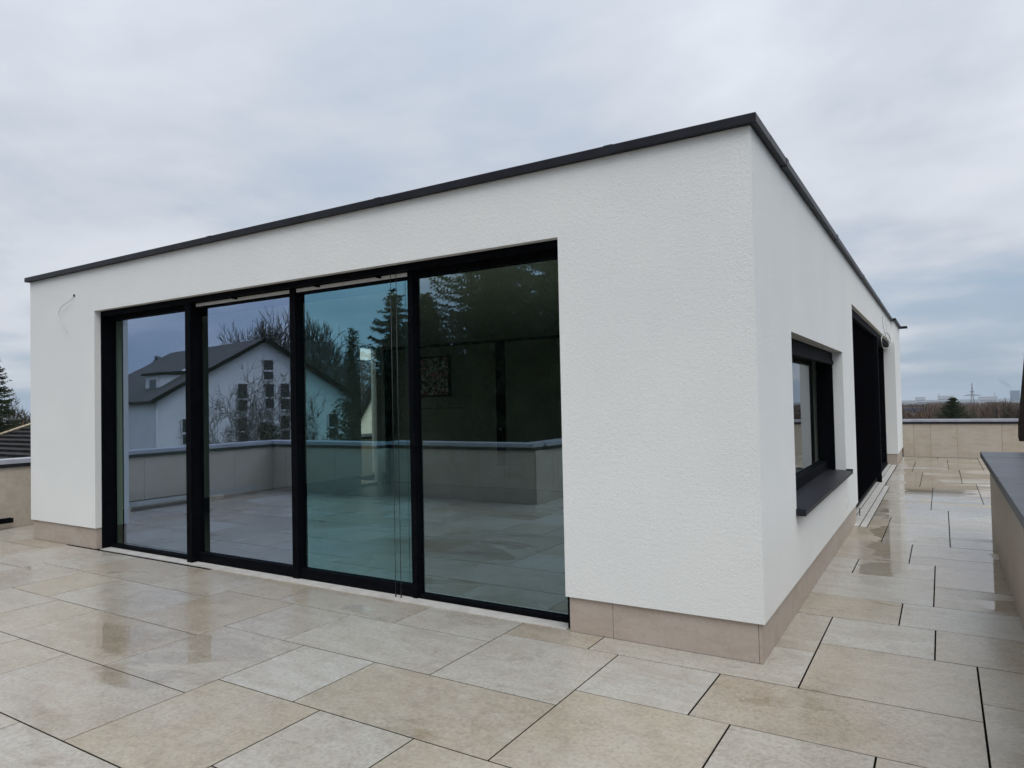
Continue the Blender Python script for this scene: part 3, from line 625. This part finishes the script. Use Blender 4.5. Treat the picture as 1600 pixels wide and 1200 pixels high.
# ------------------------------------------------------------------ houses
def wave_roof(parent, o, along, slope, nrm, rows, mat):
    """rows of overlapping tiles on a roof plane, each course a part"""
    along, slope, nrm = Vector(along), Vector(slope), Vector(nrm); n = int(along.length/0.30); rl = slope.length/rows
    for r in range(rows):
        m = MB(); s0 = Vector(o)+slope*(r/rows); s1 = Vector(o)+slope*((r+1.08)/rows)
        for k in range(n*3+1):
            f = k/(n*3); w_ = .035*abs(math.sin(math.pi*k/3)); a = along*f
            m.v += [tuple(s0+a+nrm*(.060+w_)), tuple(s1+a+nrm*(.012+w_)), tuple(s0+a+nrm*.0)]
        for k in range(n*3): 
            b = k*3; m.f += [(b, b+3, b+4, b+1), (b+2, b+5, b+3, b)]; m.sm += [True, False]
        m.build('tile_course', mat, parent)
def house(label, A, d, width, depth, z0, eave, apex, wins, rows=0, mat='roof_tile', over=.45, left=True):
    d = Vector((d[0], d[1], 0)).normalized(); back = Vector((d.y, -d.x, 0)); A = Vector((A[0], A[1], 0))
    t = thing('gabled_house', label, 'house', (A.x, A.y, z0)); O = Vector((0,0,0)); zE, zA = eave-z0, apex-z0; Z = Vector((0,0,1))
    m = MB(); p = [O, O+d*width]; q = [v+back*depth for v in p]; top = O+d*width/2+Z*zA; tq = top+back*depth
    m.face((p[0], p[1], p[1]+Z*zE, top, p[0]+Z*zE)); m.face((q[1], q[0], q[0]+Z*zE, tq, q[1]+Z*zE)); m.face((q[0], p[0], p[0]+Z*zE, q[0]+Z*zE)); m.face((p[1], q[1], q[1]+Z*zE, p[1]+Z*zE))
    m.build('wall', MT['render_white'], t)
    rf = bpy.data.objects.new('roof', None); COL.objects.link(rf); rf.parent = t
    for sgn in (-1, 1):
        e0 = (p[0] if sgn < 0 else p[1]) + Z*zE; v = e0-top; e = top + v*(1+over/v.length); 
        o = top - back*over; al = back*(depth+2*over); nr = v.cross(back).normalized(); nr = nr if nr.z > 0 else -nr
        mm = MB(); mm.obb(o+nr*.02, e-top, al, nr*.20); mm.build('roof_plane', MT[mat], rf)
        mm = MB(); mm.obb(o-back*.03+nr*.0, e-top, back*.029, nr*.26); mm.build('verge_board', MT['black'], rf)
        if rows: wave_roof(rf, o+nr*.22, al, e-top, nr, rows, MT[mat])
    for (s, zb, ww, hh) in wins:
        wo_ = bpy.data.objects.new('window', None); COL.objects.link(wo_); wo_.parent = t
        c = O + d*s + Z*(zb-z0); f = -back
        MB().obb(c+f*.02, d*ww, f*.02, Z*hh).build('pane', MT['win_dark'], wo_)
        MB().obb(c+f*.041, d*.06, f*.03, Z*hh).build('frame', MT['win_white'], wo_); MB().obb(c+f*.041+d*(ww-.06), d*.06, f*.03, Z*hh).build('frame', MT['win_white'], wo_)
        MB().obb(c+f*.075-d*.04-Z*.05, d*(ww+.08), f*.03, Z*.09).build('sill', MT['win_white'], wo_)
        MB().obb(c+f*.041+Z*hh*.42, d*ww, f*.03, Z*.12).build('transom', MT['win_white'], wo_)
    return t, d, back, Z
hA, d, back, Z = house('white gabled house mirrored in the glazing behind the bare tree', (-42.28, -21.81), (.1924, -.9813), 14.97, 16, -9.0, 2.05, 6.25,
    [(7.35,3.45,.85,1.45),(5.40,1.2,.80,1.95),(7.45,1.35,.80,1.80),(8.65,1.25,.85,1.95),(5.40,-1.0,.75,1.70),(8.65,-1.0,.85,1.80),(12.7,-1.1,.90,1.95),(1.6,-.9,.85,1.70),(14.0,.9,.8,.9),(5.4,-4.2,.8,1.8),(8.6,-4.2,.85,1.8),(12.7,-4.2,.9,1.9)])
m = MB(); m.tube([Vector((0,0,0))-back*.08, Vector((0,0,11.0))-back*.08], .09, 8); m.build('drainpipe', MT['cable'], hA)
dm = MB(); o = back*2.6 + d*1.2 + Z*11.6; dm.obb(o, d*3.2, back*2.6, Z*1.25); dm.build('dormer', MT['render_white'], hA)
dr = MB(); dr.obb(o+Z*1.255-back*.2-d*.25, d*4.4+Z*.35, back*3.0, Z*.14); dr.build('dormer_roof', MT['black'], hA)
dw = MB(); dw.obb(o-d*.03+back*.6+Z*.35, d*.028, back*1.2, Z*.6); dw.build('dormer_window', MT['win_dark'], hA)
sk = MB(); nrm = Vector((0,0,1)); v = (Z*(2.05-6.25) - d*7.485); nr = v.cross(back).normalized(); nr = nr if nr.z > 0 else -nr
sk.obb(d*7.485+Z*15.25+v*.45+back*3+nr*.225, v*.10, back*1.1, nr*.05); sk.build('skylight', MT['win_white'], hA)
house('tiled house seen through the room and its narrow rear window', (-19.9, 11.96), (-.69, .7236), 7.0, 12, -8.8, -.9, 3.15, [(2.6,-3.0,.9,1.3)], rows=16, mat='roof_tile2')
house('steep white gable in front of the tiled roof seen through the rear window', (-15.15, 11.82), (.7236, .69), 4.0, 3.0, -8.8, .12, 3.7, [(1.5,-3.0,.9,1.3)], mat='roof_tile2', over=.12)
# neighbouring roof below the parapet on the left
hC = thing('neighbour_house', 'low house with dark tiled roof behind the left parapet', 'house', (-16.2, 3.2, -8.8))
boxp('wall', MT['render_white'], hC, -3.2, 3.2, -1.0, 6.5, 0, 8.6)
rf = bpy.data.objects.new('roof', None); COL.objects.link(rf); rf.parent = hC
ap = Vector((0, 5.2, 11.6)); e1 = Vector((-3.8, -1.5, 8.75)); e2 = Vector((3.8, -1.5, 8.75)); e3 = Vector((3.8, 8.0, 8.75)); e4 = Vector((-3.8, 8.0, 8.75))
m = MB(); m.face((e1, e2, ap)); m.face((e2, e3, ap)); m.face((e3, e4, ap)); m.face((e4, e1, ap)); m.build('roof_plane', MT['roof_tile2'], rf)
for tri in ((e1, e2), (e2, e3)):
    for r in range(34):
        f0, f1 = r/34, (r+1)/34; a0, b0 = tri[0].lerp(ap, f0), tri[1].lerp(ap, f0); a1, b1 = tri[0].lerp(ap, f1), tri[1].lerp(ap, f1)
        nr = (tri[1]-tri[0]).cross(ap-tri[0]).normalized(); nr = nr if nr.z > 0 else -nr
        m = MB(); m.face((a0+nr*.07, b0+nr*.07, b1+nr*.012, a1+nr*.012)); m.face((a0, b0, b0+nr*.07, a0+nr*.07)); m.build('tile_course', MT['roof_tile2'], rf)
for e in (e1, e2): 
    m = MB(); m.tube([e+Vector((0,0,.09)), ap+Vector((0,0,.09))], .035, 6); m.build('hip_ridge', MT['wood'], rf)
wf = bpy.data.objects.new('antenna', None); COL.objects.link(wf); wf.parent = hC
m = MB(); m.tube([(-1.2, 4.0, 10.6), (-1.2, 4.0, 12.0)], .02, 6); m.tube([(-1.7, 4.0, 11.95), (-1.2, 4.0, 11.95)], .018, 5); m.build('mast', MT['win_white'], wf)

# ------------------------------------------------------------------ the far view
rw = random.Random(77)
def wood(name, label, n, az0, az1, r0, r1, topf, seed, mat='wood_far', jit=.008, nt=150, thick=.0045):
    rnd = random.Random(seed); b = MB()
    for i in range(n):
        a = math.radians(rnd.uniform(az0, az1)); r = r0*(r1/r0)**rnd.random(); x, y = r*math.sin(a), r*math.cos(a)
        zb = -8.6 - 4.5*math.log1p(r/90.0)*1.6; top = topf(r) + r*jit*(rnd.uniform(-1, 1) + .8*math.sin(math.degrees(a)*1.9+seed)); h = max(4, top-zb); cw = h*rnd.uniform(.22,.36)
        b.tube([(x,y,zb),(x,y,zb+h*.5)], [h*.004, h*.002], 3, False)
        for k in range(nt):
            t = rnd.uniform(.35, 1); ph = rnd.uniform(0, 6.283); rr = cw*math.sqrt(max(0, 1-((t-.62)/.42)**2))*math.sqrt(rnd.random())
            p = Vector((x+rr*math.cos(ph), y+rr*math.sin(ph), zb+h*t*.98)); q = Vector((x+rr*.35*math.cos(ph), y+rr*.35*math.sin(ph), zb+h*(t-.22)))
            s = Vector((rnd.uniform(-1,1), rnd.uniform(-1,1), rnd.uniform(-.3,.3)))*h*thick
            b.face((q, p+s, p-s*.6))
    return tag(b.build(name, MT[mat]), label, 'wood', kind='stuff')
wood('woodland', 'brown bare woodland beyond the far parapet', 620, -8, 12, 75, 190, lambda r: 1.2-r*.0210, 1, jit=.006)
wood('woodland', 'distant bluish woodland under the city skyline', 2400, -9, 14, 260, 3000, lambda r: 1.0-r*.0118, 2, jit=.0010, nt=60, thick=.012)
wood('woodland', 'bare woodland beyond the neighbouring roofs on the left', 260, -86, -60, 60, 160, lambda r: .6, 3)
wood('woodland', 'bare woodland mirrored behind the white house', 320, -150, -108, 75, 170, lambda r: 2.0, 4)
wood('woodland', 'bare woodland out to the side of the walkway', 260, 14, 150, 70, 220, lambda r: -1.0, 5)
def block(label, px, w_, dpt, r, z0, z1, mat, extra=()):
    az = math.radians(-31.597) + math.atan((px-800)/1090.36); x, y = .885+r*math.sin(az), -4.09+r*math.cos(az)
    t = thing('far_building', label, 'building', (x, y, z0), 'buildings on the skyline')
    boxp('wall', MT[mat], t, -w_/2, w_/2, 0, dpt, 0, z1-z0)
    boxp('roof', MT['far_dark'], t, -w_/2-.5, w_/2+.5, -.5, dpt+.5, z1-z0+.01, z1-z0+1.2)
    rows = 3
    for k in range(rows): boxp('window_band', MT['far_dark'], t, -w_/2+2, w_/2-2, -.4, -.05, (z1-z0)*(.3+.2*k), (z1-z0)*(.38+.2*k))
    for a, b, h in extra: boxp('roof_tower', MT[mat], t, a, b, 2, 2+(b-a), z1-z0+1.21, z1-z0+h)
    return t
block('wide pale block on the skyline nearest the white wall', 1437, 36, 30, 3300, -60, -17, 'far_wall')
block('long pale hall with a thin tower left of the dark pine', 1477, 58, 40, 3400, -60, -14, 'far_wall', ((-26, -22, 14),))
block('long low pale hall behind the pylon', 1543, 55, 40, 3000, -60, -18, 'far_wall', ((18, 21, 16),))
block('blue grey power plant block under the smoke plume', 1585.5, 31, 40, 3600, -60, 3.0, 'far_dark')
block('low white hall in the middle distance beyond the bare trees', 1460, 70, 30, 1900, -40, -22, 'far_wall')
block('low white hall in the middle distance close to the pylon', 1500, 40, 30, 1500, -40, -18.5, 'far_wall')
block('small white house among the brown trees near the wall end', 1421, 8, 8, 300, -16, -5.2, 'far_wall')
block('small pale house in the woods between pylon and power plant', 1538, 16, 9, 700, -26, -12.0, 'far_wall')
py_ = thing('power_pylon', 'lattice power pylon on the skyline', 'pylon', (34.6*.78, 1073*.78, -24))
m = MB(); hh = 34.5
for sx in (-1, 1):
    for sy in (-1, 1): m.tube([(sx*3, sy*3, 0), (sx*.8, sy*.8, hh*.62), (sx*.15, sy*.15, hh)], [.28,.22,.14], 4)
for k in range(9):
    z = hh*k/9; r = 3-(2.2*(z/(hh*.62))) if z < hh*.62 else .8-.65*(z-hh*.62)/(hh*.38); z2 = hh*(k+1)/9; r_ = 3-(2.2*(z2/(hh*.62))) if z2 < hh*.62 else .8-.65*(z2-hh*.62)/(hh*.38)
    for sy in (-1, 1): m.tube([(-r, sy*r, z), (r_, sy*r_, z2)], .12, 3); m.tube([(r, sy*r, z), (-r_, sy*r_, z2)], .12, 3)
m.build('mast', MT['pylon'], py_)
for z, l in ((hh*.64, 7.0), (hh*.74, 2.2)):
    m = MB(); m.tube([(-l, 0, z), (0, 0, z+1.0), (l, 0, z)], [.12,.3,.12], 4); m.tube([(-l, 0, z), (l, 0, z)], .16, 4); m.build('cross_arm', MT['pylon'], py_)
sm = bpy.data.materials.new('smoke'); sm.use_nodes = True; sn = sm.node_tree; sn.nodes.remove(sn.nodes['Principled BSDF'])
pv = sn.nodes.new('ShaderNodeVolumePrincipled'); pv.inputs['Color'].default_value = (.55,.6,.66,1); pv.inputs['Density'].default_value = .035; sn.links.new(pv.outputs[0], sn.nodes['Material Output'].inputs['Volume'])
m = MB(); azs = math.radians(-31.597) + math.atan((1583-800)/1090.36); P0 = Vector((.885+3600*math.sin(azs), -4.09+3600*math.cos(azs)+20, 4))
m.tube([P0+Vector((8,0,0)), P0+Vector((-2,0,10)), P0+Vector((-14,0,20)), P0+Vector((-28,0,34)), P0+Vector((-44,0,46)), P0+Vector((-52,0,52))], [2,5,8,12,10,3], 12)
tag(m.build('smoke', sm), 'faint smoke plume drifting from the power plant', 'smoke', kind='stuff')
# air
hz = bpy.data.materials.new('haze'); hz.use_nodes = True; hn = hz.node_tree; hn.nodes.remove(hn.nodes['Principled BSDF'])
pv = hn.nodes.new('ShaderNodeVolumePrincipled'); pv.inputs['Color'].default_value = (.74,.85,.97,1); pv.inputs['Density'].default_value = 1.5e-4; pv.inputs['Anisotropy'].default_value = .1
hn.links.new(pv.outputs[0], hn.nodes['Material Output'].inputs['Volume'])
m = MB(); m.box(-5800, 5800, -5800, 5800, -66, 62); tag(m.build('haze', hz), 'thin bluish air over the land', 'haze', kind='stuff')
